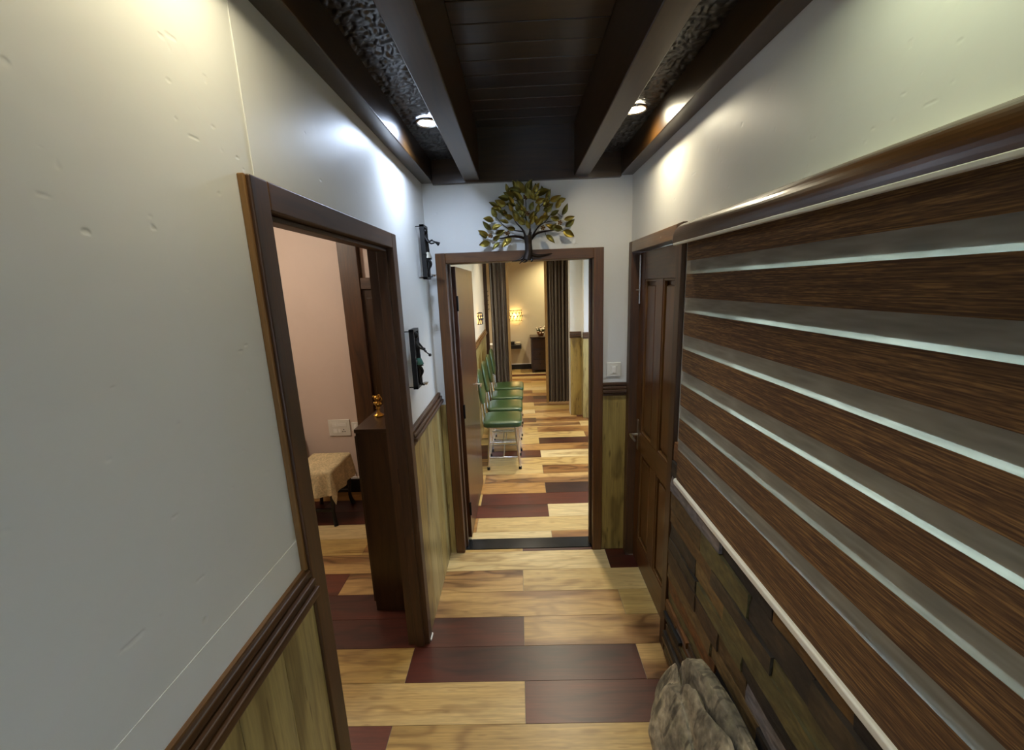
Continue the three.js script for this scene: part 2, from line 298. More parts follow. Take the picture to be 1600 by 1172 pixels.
{
  const w = structure('wall_left', 'off-white plastered left wall with wooden wainscot below', 'wall');
  part('plaster', slab('x', LO + .02, XL, ZB - .12, REAR, 0, 2.80, [[D1.z0 - .02, D1.z1 + .02, -.01, D1.y + .02]]), M.plaster, w);
  part('plaster_band', B(XL, XL + .002, D1.y + .066, CEIL, D1.z0 - .05, D1.z1 + .01, 'z'), M.plaster, w, 'slightly proud band of plaster above the doorway');
  part('backing_plaster', slab('x', LO, LO + .02, -3.6, REAR, 0, 2.80, [[D1.z0 - .02, D1.z1 + .02, -.01, D1.y + .02]]), M.pink, w, 'pinkish plaster on the far side');
  part('plaster_band', B(XL, XL + .001, RAIL + .086, 1.27, D1.z1 + FRW, 1.5, 'z'), M.plaster, w, 'slightly proud strip of plaster above the dado rail');
  boards(w, 'x', XL, D1.z1 + .062, .9, 1, RAIL, .146, -.9);
  boards(w, 'x', XL, ZB, D1.z0 - .062, 1, RAIL, .146);
  const t = structure('trim_1', 'dark stepped dado rail on the left wall before the doorway', 'dado rail'); part('moulding', railBoxes('x', XL, D1.z1 + .06, 1.5, 1, RAIL), M.frame, t);
  part('raw_edge', B(XL, XL + .010, RAIL + .086, RAIL + .091, D1.z1 + .06, 1.5, 'z'), M.leaf, t, 'lighter unpainted wood edge on top of the rail');
  const t2 = structure('trim_2', 'dark stepped dado rail between the left doorway and the end wall', 'dado rail'); part('moulding', railBoxes('x', XL, ZB + .001, D1.z0 - .06, 1, RAIL), M.frame, t2);
}
{
  const w = structure('wall_back', 'white end wall around the open doorway', 'wall');
  part('plaster', slab('z', ZB - .12, ZB, XL, XR, 0, 2.80, [[D2.x0 - .02, D2.x1 + .02, -.01, D2.y + .02]]), M.plaster, w);
  boards(w, 'z', ZB, D2.x1 + .062, XR - .002, 1, RAIL + .03, .17);
  boards(w, 'z', ZB, XL + .0145, D2.x0 - .063, 1, RAIL, .17);
  const t = structure('trim_3', 'short dark dado rail below the light switch', 'dado rail'); part('moulding', railBoxes('z', ZB, D2.x1 + .061, XR - .002, 1, RAIL + .03), M.frame, t);
}
{
  const w = structure('wall_right', 'right wall, plaster above and dark stacked stone below the blind', 'wall');
  part('plaster', slab('x', XR, XR + .16, ZB - .12, REAR, 0, 2.80, [[D3.z0 - .02, D3.z1 + .02, -.01, D3.y + .02], [WIN.z0, WIN.z1, WIN.y0, WIN.y1]]), M.plaster, w);
  // ledge stones
  const zS = D3.z1 + .075, zE = -.25; let y = 0;
  while (y < 1.06) {
    const hh = y < .3 ? rr(.02, .038) : rr(.05, .092); let z = zS - rr(0, .1) * 0;
    while (z < zE) {
      const l = y < .3 ? rr(.12, .3) : rr(.16, .5), e = Math.min(z + l, zE), dep = y < .3 ? rr(.014, .04) : rr(.016, .03);
      const g = new THREE.BoxGeometry(dep, hh - .003, e - z - .003, 1, 2, 5), p = g.attributes.position, s0 = rnd() * 50;
      for (let i = 0; i < p.count; i++) if (p.getX(i) < 0) { const q = fbm3(p.getY(i) * 30 + s0, p.getZ(i) * 14, s0, 3) - .5; p.setX(i, p.getX(i) + q * .016); p.setY(i, p.getY(i) * (1 - .12 * Math.abs(q))); }
      g.translate(XR - dep / 2 + .002, y + hh / 2, (z + e) / 2); g.computeVertexNormals();
      part('stone', uvBox(g.toNonIndexed(), 'z'), M.stone[Math.floor(rnd() * M.stone.length)], w); z = e;
    }
    y += hh;
  }
}
{
  const w = structure('wall_rear', 'white wall closing the corridor behind the viewer', 'wall');
  part('plaster', slab('z', REAR, REAR + .12, XL, XR, 0, 2.80, [[.05, .55, 1.0, 1.9]]), M.plaster, w);
  const d = structure('window_2', 'small daylight window in the wall behind the viewer', 'window'), z = REAR + .03;
  part('frame', [B(.05, .10, 1.0, 1.9, z, z + .05, 'y'), B(.50, .55, 1.0, 1.9, z, z + .05, 'y'), B(.10, .50, 1.85, 1.9, z, z + .05, 'x'), B(.10, .50, 1.0, 1.05, z, z + .05, 'x')], M.frame, d);
  part('pane', B(.10, .50, 1.05, 1.85, z + .02, z + .026, 'x'), M.glass, d);
}
// window behind the blind
{
  const w = structure('window_1', 'bright window behind the striped blind', 'window');
  const X0 = XR + .08, X1 = XR + .13;
  part('frame', [B(X0, X1, WIN.y0, WIN.y1, WIN.z0, WIN.z0 + .05, 'y'), B(X0, X1, WIN.y0, WIN.y1, WIN.z1 - .05, WIN.z1, 'y'), B(X0, X1, WIN.y0, WIN.y0 + .05, WIN.z0, WIN.z1, 'z'), B(X0, X1, WIN.y1 - .05, WIN.y1, WIN.z0, WIN.z1, 'z'), B(X0, X1, WIN.y0, WIN.y1, -.4, -.35, 'y')], M.frame, w);
  part('pane', B(X0 + .02, X0 + .026, WIN.y0 + .05, WIN.y1 - .05, WIN.z0 + .05, -.4, 'z'), M.frosted, w);
  part('pane', B(X0 + .02, X0 + .026, WIN.y0 + .05, WIN.y1 - .05, -.35, WIN.z1 - .05, 'z'), M.frosted, w);
}
{
  const g = structure('ground_outside', 'green ground outside the window', 'ground');
  part('lawn', B(1.0, 40, -3.6, -3.5, -30, 30, 'x'), std({ color: 0x8f9a88, roughness: 1 }), g);
}

// ───────────────────────── door frames and doors ─────────────────────────
const FR = .062, PR = .022;     // face width and projection of the casings
{
  const d = structure('door_1', 'dark wooden door frame of the open left doorway', 'door frame');
  for (const [z0, z1] of [[D1.z1, D1.z1 + FR], [D1.z0 - FR, D1.z0]]) part('casing', B(XL, XL + PR, 0, D1.y + FR, z0, z1, 'y', .004), M.frame, d);
  part('casing', B(XL, XL + PR, D1.y, D1.y + FR, D1.z0, D1.z1, 'z', .004), M.frame, d);
  part('jamb', B(LO - .012, XL + .004, 0, D1.y + .02, D1.z1, D1.z1 + .02, 'y'), M.frame, d);
  part('jamb', B(LO - .012, XL + .004, 0, D1.y + .02, D1.z0 - .02, D1.z0, 'y'), M.frame, d);
  part('head', B(LO - .012, XL + .004, D1.y, D1.y + .02, D1.z0, D1.z1, 'z'), M.frame, d);
  for (const [z0, z1] of [[D1.z1 - .014, D1.z1], [D1.z0, D1.z0 + .014]]) part('stop', B(LO + .03, LO + .075, 0, D1.y, z0, z1, 'y', .003), M.frame, d);
  part('stop', B(LO + .03, LO + .075, D1.y - .014, D1.y, D1.z0, D1.z1, 'z', .003), M.frame, d);
  part('strike_plate', [B(XL - .055, XL - .035, .93, 1.01, D1.z0, D1.z0 + .003, 'y', .001)], M.darkMetal, d, 'dark metal strike plate');
  part('pale_edge', B(XL, XL + .015, RAIL + .09, D1.y + FR, D1.z1 + FR, D1.z1 + FR + .008, 'y', .003), M.tan, d, 'lighter worn outer edge');
  part('caulk', B(XL - .004, XL + PR + .006, 0, .012, D1.z0 - FR - .006, D1.z0 - .02, 'z', .004), M.white, d, 'dab of white filler at the foot');
}
{
  const d = structure('door_2', 'open brown door in a dark wooden frame under the metal tree', 'door'), z = ZB;
  for (const [x0, x1] of [[D2.x0 - FR, D2.x0], [D2.x1, D2.x1 + FR]]) part('casing', B(x0, x1, 0, D2.y + FR, z, z + PR, 'y', .004), M.frameLight, d);
  part('casing', B(D2.x0, D2.x1, D2.y, D2.y + FR, z, z + PR, 'x', .004), M.frameLight, d);
  for (const [x0, x1] of [[D2.x0 - .02, D2.x0], [D2.x1, D2.x1 + .02]]) part('jamb', B(x0, x1, 0, D2.y + .02, z - .135, z + .004, 'y'), M.frame, d);
  part('head', B(D2.x0, D2.x1, D2.y, D2.y + .02, z - .135, z + .004, 'x'), M.frame, d);
  for (const [x0, x1] of [[D2.x0, D2.x0 + .014], [D2.x1 - .014, D2.x1]]) part('stop', B(x0, x1, 0, D2.y, z - .09, z - .05, 'y', .003), M.frame, d);
  const lf = part('leaf', B(-.02, .02, .012, D2.y - .01, -.90, 0, 'y', .003), M.leafDark, d); lf.position.set(D2.x0 + .012, 0, z - .15); lf.rotation.y = -.012;
  part('handle', [rod([.02, 1.0, -.83], [.06, 1.0, -.83], .008), rod([.06, 1.0, -.835], [.06, 1.0, -.72], .008), B(.018, .024, .94, 1.06, -.845, -.815, 'y', .002)], M.steel, lf, 'steel lever handle');
  for (const y of [.25, 1.0, 1.75]) part('hinge', rod([.022, y - .05, .004], [.022, y + .05, .004], .008), M.darkMetal, lf, 'dark metal hinge');
}
{
  const d = structure('door_3', 'closed panelled brown door in the right wall beside the blind', 'door');
  for (const [z0, z1] of [[D3.z0 - FR, D3.z0], [D3.z1, D3.z1 + FR]]) part('casing', B(XR - PR, XR, 0, D3.y + FR, z0, z1, 'y', .004), M.frame, d);
  part('casing', B(XR - PR, XR, D3.y, D3.y + FR, D3.z0, D3.z1, 'z', .004), M.leaf, d);
  for (const [z0, z1] of [[D3.z0 - .02, D3.z0], [D3.z1, D3.z1 + .02]]) part('jamb', B(XR - .004, XR + .16, 0, D3.y + .02, z0, z1, 'y'), M.frame, d);
  part('head', B(XR - .004, XR + .16, D3.y, D3.y + .02, D3.z0, D3.z1, 'z'), M.frame, d);
  const x0 = XR + .03, x1 = XR + .065, z0 = D3.z0 + .003, z1 = D3.z1 - .003, st = .10, mid = (z0 + z1) / 2, ms = .055;
  const lf = part('leaf', [B(x0, x1, .008, D3.y - .006, z0, z0 + st, 'y', .003), B(x0, x1, .008, D3.y - .006, z1 - st, z1, 'y', .003), B(x0, x1, .2, .80, mid - ms, mid + ms, 'y', .003), B(x0, x1, .93, 1.86, mid - ms, mid + ms, 'y', .003),
    B(x0, x1, .008, .2, z0 + st, z1 - st, 'z', .003), B(x0, x1, .80, .93, z0 + st, z1 - st, 'z', .003), B(x0, x1, 1.86, D3.y - .006, z0 + st, z1 - st, 'z', .003), B(x0 + .022, x1 - .004, .19, 1.87, z0 + st - .01, z1 - st + .01, 'y')], M.doorRight, d);
  for (const [a, b] of [[z0 + st, mid - ms], [mid + ms, z1 - st]]) for (const [y0, y1] of [[.2, .80], [.93, 1.86]]) {
    part('panel', B(x0 + .008, x0 + .024, y0 + .035, y1 - .035, a + .03, b - .03, 'y', .007), M.doorRight, lf);
    part('bead', [B(x0 + .004, x0 + .022, y0, y0 + .012, a, b, 'z', .005), B(x0 + .004, x0 + .022, y1 - .012, y1, a, b, 'z', .005), B(x0 + .004, x0 + .022, y0, y1, a, a + .01, 'y', .004), B(x0 + .004, x0 + .022, y0, y1, b - .01, b, 'y', .004)], M.leaf, lf);
  }
  part('handle', [B(x0 - .005, x0, .80, 1.0, z0 + .03, z0 + .06, 'y', .002), rod([x0, .90, z0 + .045], [x0 - .045, .90, z0 + .045], .008), taper([V3(x0 - .045, .90, z0 + .04), V3(x0 - .05, .90, z0 + .10), V3(x0 - .045, .895, z0 + .15)], [.009, .008, .006])], M.steel, lf, 'steel lever handle');
  part('bolt', [rod([x0 - .008, 1.72, z0 + .03], [x0 - .008, 2.0, z0 + .03], .005), rod([x0 - .008, 1.80, z0 + .03], [x0 - .03, 1.80, z0 + .03], .004)], M.steel, lf, 'thin steel tower bolt');
}

// ───────────────────────── striped roller blind ─────────────────────────
{
  const ZL = -1.66, ZR = .6, xf = .645;
  const b = thing('zebra_blind', 'brown and sheer striped roller blind covering the window above dark stone', 'blind', [xf, 1.0, (ZL + ZR) / 2]);
  const ox = xf, oy = 1.0, oz = (ZL + ZR) / 2, mv = (g) => { g.translate(-ox, -oy, -oz); return g; };
  // cassette: rounded fascia profile swept along z
  const s = new THREE.Shape(); s.moveTo(XR - .003, 2.062); s.lineTo(.655, 2.062); s.bezierCurveTo(.605, 2.057, .59, 2.025, .594, 1.985); s.lineTo(.60, 1.985); s.lineTo(.62, 1.99); s.lineTo(XR - .003, 1.99); s.closePath();
  const cg = new THREE.ExtrudeGeometry(s, { depth: ZR - ZL - .02, bevelEnabled: false, curveSegments: 14 }); cg.translate(0, 0, ZL + .01);
  part('cassette', mv(uvBox(cg.toNonIndexed(), 'z')), M.cassette, b, 'wood-grain cassette with rounded front');
  part('cassette_lip', mv(B(.592, .606, 1.977, 1.986, ZL + .01, ZR - .01, 'z', .002)), M.alu, b, 'pale metal lower lip');
  part('cassette_back_edge', mv(B(.66, XR - .002, 2.062, 2.067, ZL + .01, ZR - .01, 'z', .002)), M.alu, b, 'pale top edge');
  for (const z of [ZL, ZR - .01]) { const e = new THREE.ExtrudeGeometry(s, { depth: .01, bevelEnabled: false }); e.translate(0, 0, z); part('end_cap', mv(uvBox(e.toNonIndexed(), 'z')), M.cassette, b); }
  const z0 = ZL + .02, z1 = ZR - .02, th = .0006, sheet = (x, y0, y1) => mv(B(x - th, x + th, y0, y1, z0, z1, 'z')), film = (x, y0, y1) => { const g = new THREE.PlaneGeometry(z1 - z0, y1 - y0); g.rotateY(-Math.PI / 2); g.translate(x, (y0 + y1) / 2, (z0 + z1) / 2); return mv(uvBox(g, 'z')); };
  const dark = [[1.919, 1.99]], P = .1437; for (let n = 0; n < 5; n++) { const t = 1.870 - P * n; dark.push([t - .088, t]); } dark.push([1.022, 1.158]);
  const xr = xf + .007;
  dark.forEach(([y0, y1]) => part('woven_band', sheet(xf, y0, y1), M.weave, b, 'brown woven band'));
  for (let i = 0; i + 1 < dark.length; i++) part('sheer_band', film(xf, dark[i + 1][1], dark[i][0]), M.sheer, b, 'grey sheer band');
  // the rear run of the same cloth, shifted so that its woven bands close all but a slit
  for (let i = 0; i + 1 < dark.length; i++) { const g0 = dark[i + 1][1], g1 = dark[i][0], slit = .0105; part('rear_woven_band', sheet(xr, g0 + slit, g1 + .03), M.weave, b, 'brown woven band'); if (i) part('rear_sheer_band', film(xr, dark[i][1] + .0, dark[i][1] + .0105), M.sheer, b, 'grey sheer band'); part('rear_sheer_fold', film(xr, g1 + .03, dark[i][1]), M.sheer, b, 'grey sheer band'); }
  part('bottom_rail', mv(B(xf - .012, xr + .008, 1.0, 1.023, z0 - .004, z1 + .004, 'z', .006)), M.alu, b, 'white metal bottom rail');
  const cap = new THREE.CylinderGeometry(.012, .012, .006, 16); cap.rotateX(Math.PI / 2); cap.translate(xf + .002, 1.0115, z0 - .006); part('rail_cap', mv(cap), M.alu, b);
}

// ───────────────────────── downlights ─────────────────────────
function downlight(x, y, z, color, cd, label, group, angle = 1.5) {
  const o = thing('downlight', label, 'downlight', [x, y, z], 0, group);
  const ring = new THREE.TorusGeometry(.046, .006, 10, 32); ring.rotateX(Math.PI / 2); ring.translate(0, -.002, 0); part('trim_ring', ring, M.chrome, o, 'chrome ring');
  const lens = new THREE.SphereGeometry(.043, 24, 8, 0, Math.PI * 2, 0, Math.PI / 2); lens.scale(1, .25, 1); lens.rotateX(Math.PI); lens.translate(0, .002, 0);
  const c = new THREE.Color(...color);
  part('lens', lens, std({ color: 0xffffff, emissive: c, emissiveIntensity: 14, roughness: .4 }), o, 'glowing lens');
  const l = new THREE.SpotLight(c, cd, 0, angle, .75, 2); l.position.set(0, -.016, 0); l.target.position.set(0, -1, 0); l.castShadow = true; l.shadow.radius = 1.6; l.name = 'downlight_beam'; o.add(l, l.target);
}
const COVE = 2.575;
downlight(-.378, COVE, -2.03, [.62, .76, 1.0], SPOT.leftFar, 'cool white downlight in the left cove near the end wall');
downlight(.53, COVE, -1.99, [1.0, .88, .62], SPOT.rightFar, 'warm downlight in the right cove above the closed door');
downlight(-.378, COVE, -.75, [1.0, .90, .62], SPOT.leftNear, 'warm downlight in the left cove before the left doorway');
downlight(.53, COVE, -.70, [.92, 1.0, .66], SPOT.rightNear, 'greenish warm downlight in the right cove above the blind');
downlight(-.378, COVE, .55, [.8, .88, 1.0], SPOT.hind, 'cool downlight in the left cove behind the viewer');
downlight(.53, COVE, .6, [1.0, .9, .7], SPOT.hind, 'warm downlight in the right cove behind the viewer');

// ───────────────────────── metal tree over the doorway ─────────────────────────
{
  const Zt = ZB + .028, q = (X, Y, dz = 0) => at(740 + X * .128, 270 + Y * .128, 'z', Zt + dz);
  const o0 = q(670, 1050); const t = thing('tree_wall_ornament', 'golden-leaved metal tree with dark trunk fixed above the open doorway', 'wall ornament', [o0.x, o0.y, Zt]);
  const P = (X, Y, dz = 0) => q(X, Y, dz).sub(V3(o0.x, o0.y, Zt));
  part('trunk', [taper([P(655, 1060, .012), P(672, 960, .014), P(668, 860, .014), P(662, 770, .012)], [.030, .024, .022, .026], 20, 10), taper([P(672, 980, .006), P(690, 850, .012), P(700, 720, .008)], [.008, .006, .005]), taper([P(650, 1000, .004), P(650, 880, .012), P(640, 770, .01)], [.007, .006, .004])], M.bronze, t);
  for (const [pts, r] of [[[[640, 1010], [570, 1060], [470, 1082]], [.011, .007, .002]], [[[650, 1030], [590, 1080], [560, 1110]], [.009, .006, .002]], [[[665, 1040], [640, 1080], [605, 1095]], [.009, .006, .003]], [[[690, 1020], [715, 1060], [705, 1090]], [.01, .008, .003]], [[[690, 990], [780, 1015], [960, 985]], [.011, .009, .002]]])
    part('root', taper(pts.map(([x, y], i) => P(x, y, .004)), r), M.bronze, t);
  const brs = [[[[660, 820], [590, 790], [480, 775], [320, 800], [180, 775]], [.010, .008, .0065, .003, .002]], [[[640, 800], [600, 700], [520, 610], [480, 540]], [.008, .006, .003, .002]], [[[690, 830], [760, 750], [870, 715], [1090, 690]], [.009, .006, .0035, .002]], [[[670, 790], [690, 690], [640, 560], [640, 400], [632, 280]], [.008, .006, .003, .0022, .0018]], [[[720, 770], [800, 650], [870, 600], [980, 480], [1080, 540]], [.006, .004, .0028, .002, .0015]], [[[600, 720], [420, 680], [290, 560], [230, 470]], [.004, .0028, .002, .0015]], [[[640, 440], [540, 350], [420, 310]], [.0026, .002, .0015]], [[[690, 560], [790, 430], [870, 360], [930, 260]], [.003, .0026, .002, .0015]], [[[640, 560], [500, 400], [380, 380]], [.003, .002, .0015]], [[[640, 330], [720, 260], [760, 230]], [.002, .002, .0015]], [[[860, 610], [960, 590], [1110, 590]], [.0026, .002, .0015]], [[[870, 715], [880, 760]], [.002, .0015]], [[[1000, 700], [1100, 715]], [.002, .0015]], [[[430, 760], [300, 700], [215, 690]], [.003, .002, .0015]]];
  for (const [pts, r] of brs) part('branch', taper(pts.map(([x, y]) => P(x, y, .004 + rnd() * .004)), r, 18, 6), M.bronze, t);
  const lv = [[625, 250, 535, 115], [645, 250, 705, 105], [720, 260, 795, 145], [590, 240, 440, 205], [770, 275, 910, 230], [880, 330, 930, 215], [930, 350, 1050, 290], [500, 300, 375, 255], [600, 350, 480, 250], [440, 330, 315, 310], [400, 400, 275, 345], [520, 400, 400, 390], [345, 440, 228, 440], [285, 550, 230, 445], [430, 620, 330, 590], [550, 600, 480, 460], [625, 640, 540, 540], [650, 490, 550, 420], [750, 370, 865, 325], [690, 470, 725, 370], [765, 495, 795, 385], [850, 470, 960, 385], [1005, 440, 1050, 335], [1080, 520, 1135, 395], [795, 575, 910, 540], [1045, 570, 945, 550], [1100, 575, 1218, 540], [1120, 665, 1218, 580], [1090, 710, 1212, 775], [880, 762, 975, 852], [985, 690, 880, 640], [1085, 690, 965, 660], [690, 690, 640, 590], [510, 690, 410, 685], [250, 595, 132, 570], [215, 700, 122, 605], [220, 690, 335, 650], [275, 760, 370, 705], [185, 775, 68, 715], [170, 800, 78, 755], [200, 855, 80, 885], [320, 855, 240, 935], [465, 800, 358, 905], [240, 830, 320, 775], [390, 800, 420, 880], [700, 560, 770, 490], [760, 640, 830, 560], [570, 430, 600, 330], [330, 500, 300, 420], [700, 330, 640, 200], [860, 420, 900, 320], [790, 300, 700, 320], [480, 560, 380, 520], [930, 700, 1000, 630], [690, 640, 730, 540], [600, 560, 610, 450]];
  for (let k = 0; k < 30; k++) { const a = rr(0, 6.28), r = Math.sqrt(rnd()), x = 665 + Math.cos(a) * r * 380, y = 430 + Math.sin(a) * r * 250; let dx = x - 680, dy = y - 760; const l = Math.hypot(dx, dy), sp = rr(-.7, .7); dx /= l; dy /= l; lv.push([x, y, x + (dx * Math.cos(sp) - dy * Math.sin(sp)) * 105, y + (dx * Math.sin(sp) + dy * Math.cos(sp)) * 105]); }
  // one leaf: pointed blade folded along its midrib, along +y, length 1
  const mk = (w) => { const n = 8, pos = [], idx = []; for (let i = 0; i <= n; i++) { const v = i / n, hw = w * Math.pow(Math.sin(Math.PI * Math.pow(v, .8)), .9) * .5, bend = .10 * Math.sin(v * Math.PI); for (const u of [-1, -.5, 0, .5, 1]) pos.push(u * hw, v, bend + .10 * (1 - Math.abs(u)) * w * (u === 0 ? -1.2 : -.2) + .03 * Math.abs(u)); } for (let i = 0; i < n; i++) for (let k = 0; k < 4; k++) { const a = i * 5 + k; idx.push(a, a + 1, a + 5, a + 1, a + 6, a + 5); } const g = new THREE.BufferGeometry(); g.setAttribute('position', new THREE.Float32BufferAttribute(pos, 3)); g.setIndex(idx); g.computeVertexNormals();
    const f = g.clone(); f.translate(0, 0, -.02); const ix = f.index.array; for (let i = 0; i < ix.length; i += 3) [ix[i], ix[i + 1]] = [ix[i + 1], ix[i]]; f.computeVertexNormals(); const r = mergeGeometries([g, f]); r.setAttribute('uv', new THREE.Float32BufferAttribute(new Float32Array(r.attributes.position.count * 2), 2)); return r; };
  const blades = [mk(.5), mk(.58), mk(.44)].map((g) => g.toNonIndexed());
  lv.forEach(([x0, y0, x1, y1], i) => {
    const a = P(x0, y0, 0), b = P(x1, y1, 0), d = b.clone().sub(a), L = d.length(), m = part('leaf', blades[i % 3], M.goldLeaf[i % 4], t);
    m.position.copy(a).add(V3(0, 0, .006 + (i % 5) * .003)); m.scale.setScalar(L * 1.12);
    m.quaternion.setFromAxisAngle(V3(0, 0, 1), Math.atan2(-d.x, d.y)).multiply(new THREE.Quaternion().setFromEuler(new THREE.Euler(rr(.0, .3), rr(-.5, .5), 0)));
  });
  const bg = new THREE.SphereGeometry(.0055, 10, 8).toNonIndexed();
  for (const [X, Y] of [[635, 295], [915, 400], [370, 480], [655, 500], [1055, 610], [845, 670], [205, 770], [415, 740]]) for (let k = 0; k < 6; k++) { const m = part('berry', bg, M.berry, t); const c = P(X, Y, .016); const an = k * 1.05; m.position.copy(c).add(k ? V3(Math.cos(an * 1.2) * .010, Math.sin(an * 1.2) * .010, .0) : V3(0, 0, .006)); }
}

// ───────────────────────── framed metal musicians on the left wall ─────────────────────────
function musician(y, z, label, pose) {
  const o = thing('musician_ornament', label, 'wall ornament', [XL, y, z]), h = .295, w = .105, x = .035, r = .0065;
  const bar = (y0, y1, z0, z1) => B(x - .012, x + .012, y0, y1, z0, z1, 'y', .002);
  part('frame', [bar(0, h, -w / 2, -w / 2 + .013), bar(0, h, w / 2 - .013, w / 2), bar(0, .014, -w / 2, w / 2), bar(h - .014, h, -w / 2, w / 2), bar(h * .44, h * .44 + .01, -w / 2, w / 2)], M.black, o);
  for (const [py, pz] of [[.01, w / 2 - .006], [h - .01, w / 2 - .006], [.01, -w / 2 + .006], [h - .01, -w / 2 + .006]]) part('wall_pin', rod([0, py, pz], [x, py, pz], .003, 6), M.darkMetal, o);
  const c = x + .008;
  const f = part('figure', [ball(c, .262, 0, .014, 1, 1.2, 1), taper([V3(c, .25, 0), V3(c, .22, 0), V3(c + .006, .17, 0), V3(c + .004, .135, 0)], [.005, .013, .010, .013]),
    taper([V3(c + .004, .14, 0), V3(c + .004, .11, .0)], [.014, .024], 6), taper([V3(c, .12, .01), V3(c + .022, .085, .012), V3(c + .008, .05, .014), V3(c + .01, .018, .014), V3(c + .028, .014, .014)], [.009, .008, .006, .005, .004]), taper([V3(c, .12, -.01), V3(c - .004, .07, -.014), V3(c - .004, .018, -.016), V3(c + .014, .014, -.016)], [.009, .007, .005, .004]),
    taper([V3(c, .232, .014), V3(c + .018, .205, .024), V3(c + .04, pose ? .215 : .19, .012)], [.006, .005, .004]), taper([V3(c, .232, -.014), V3(c + .022, .20, -.02), V3(c + .045, pose ? .20 : .178, -.006)], [.006, .005, .004])], M.darkMetal, o, 'dark metal figure of a musician');
  part('skirt', taper([V3(c + .004, .15, 0), V3(c + .004, .118, 0)], [.013, .026], 6, 12), std({ color: pose ? 0x8a8474 : 0x2f5a50, roughness: .5, metalness: .3 }), f, pose ? 'pale skirt' : 'green skirt');
  const dr = pose ? [taper([V3(c + .03, .215, .01), V3(c + .06, .20, .008), V3(c + .075, .19, .008)], [.003, .004, .012])] : [rod([c + .035, .185, 0], [c + .06, .165, 0], .003), ball(c + .063, .162, 0, .008), ball(c + .04, .195, .01, .006)];
  part('instrument', dr, M.darkMetal, f, 'small metal instrument');
  const cup = new THREE.CylinderGeometry(.013, .007, .012, 14); cup.translate(c + .034, .02, .01); part('dish', cup, M.steel, f, 'bright metal dish at the feet');
}
{ const a = at(664, 395, 'x', XL + .035), b = at(650, 560, 'x', XL + .035);
  musician(a.y - .147, a.z - .01, 'upper black framed metal musician on the left wall beside the tree doorway', true);
  musician(b.y - .147, b.z, 'lower black framed metal musician with green skirt above the dado rail', false); }

// ───────────────────────── light switch ─────────────────────────
{
  const p = at(958.5, 577, 'z', ZB); const o = thing('light_switch', 'square white single light switch above the short dado rail', 'light switch', [p.x, p.y, ZB]);
  part('plate', B(-.046, .046, -.046, .046, 0, .01, 'x', .004), M.ivory, o); part('surround', B(-.022, .022, -.03, .03, .009, .0125, 'x', .001), M.ivory, o); part('rocker', B(-.011, .011, -.021, .021, .010, .0165, 'x', .002), M.ivoryKey, o);
}

// ───────────────────────── boulder ─────────────────────────
{
  const o = thing('boulder', 'large weathered grey-brown rock with a deep cleft standing against the stone wall', 'rock', [.555, 0, -1.04]);
  const g = mergeVertices((() => { const s = new THREE.IcosahedronGeometry(1, 40); s.deleteAttribute('uv'); s.deleteAttribute('normal'); return s; })()), p = g.attributes.position, f = (c, e) => Math.sign(c) * Math.pow(Math.abs(c), e);
  for (let i = 0; i < p.count; i++) {
    let x = p.getX(i), y = p.getY(i), z = p.getZ(i); const n = fbm3(x * 1.7 + 5, y * 1.7 + 3, z * 1.7 + 9, 3) - .5, fine = fbm3(x * 7, y * 7 + 2, z * 7, 4) - .5;
    const k = 1 + n * .3 + fine * .05; let X = f(x, .75) * .125 * k, Z = f(z, .7) * .36 * k, H = .258 + f(y, .6) * .258 * (1 + n * .10);
    X *= 1 - .48 * sstep(.12, .54, H); X += .062 * sstep(.04, .5, H); Z *= 1.04 - .14 * sstep(.1, .5, H);
    const ridge = fbm3(X * 34, H * 5, Z * 7 + 3, 3) - .5;          // long ridges running down the flanks
    const cl = X - (.030 + .014 * Math.sin(Z * 11 + 1) + .006 * Math.sin(Z * 31)); H -= .085 * Math.exp(-cl * cl / .00016) * sstep(.22, .42, H);
    const cl2 = X + .03 - .02 * Math.sin(Z * 8 + H * 9); H -= .03 * Math.exp(-cl2 * cl2 / .00012) * sstep(.15, .3, H);
    p.setXYZ(i, Math.min(X + fine * .012 + ridge * .022, .100), Math.max(H + fine * .016 + ridge * .012, 0), Z + fine * .02);
  }
  g.computeVertexNormals(); part('rock', uvBox(g.toNonIndexed(), 'y', [0, 0]), M.rock, o);
}

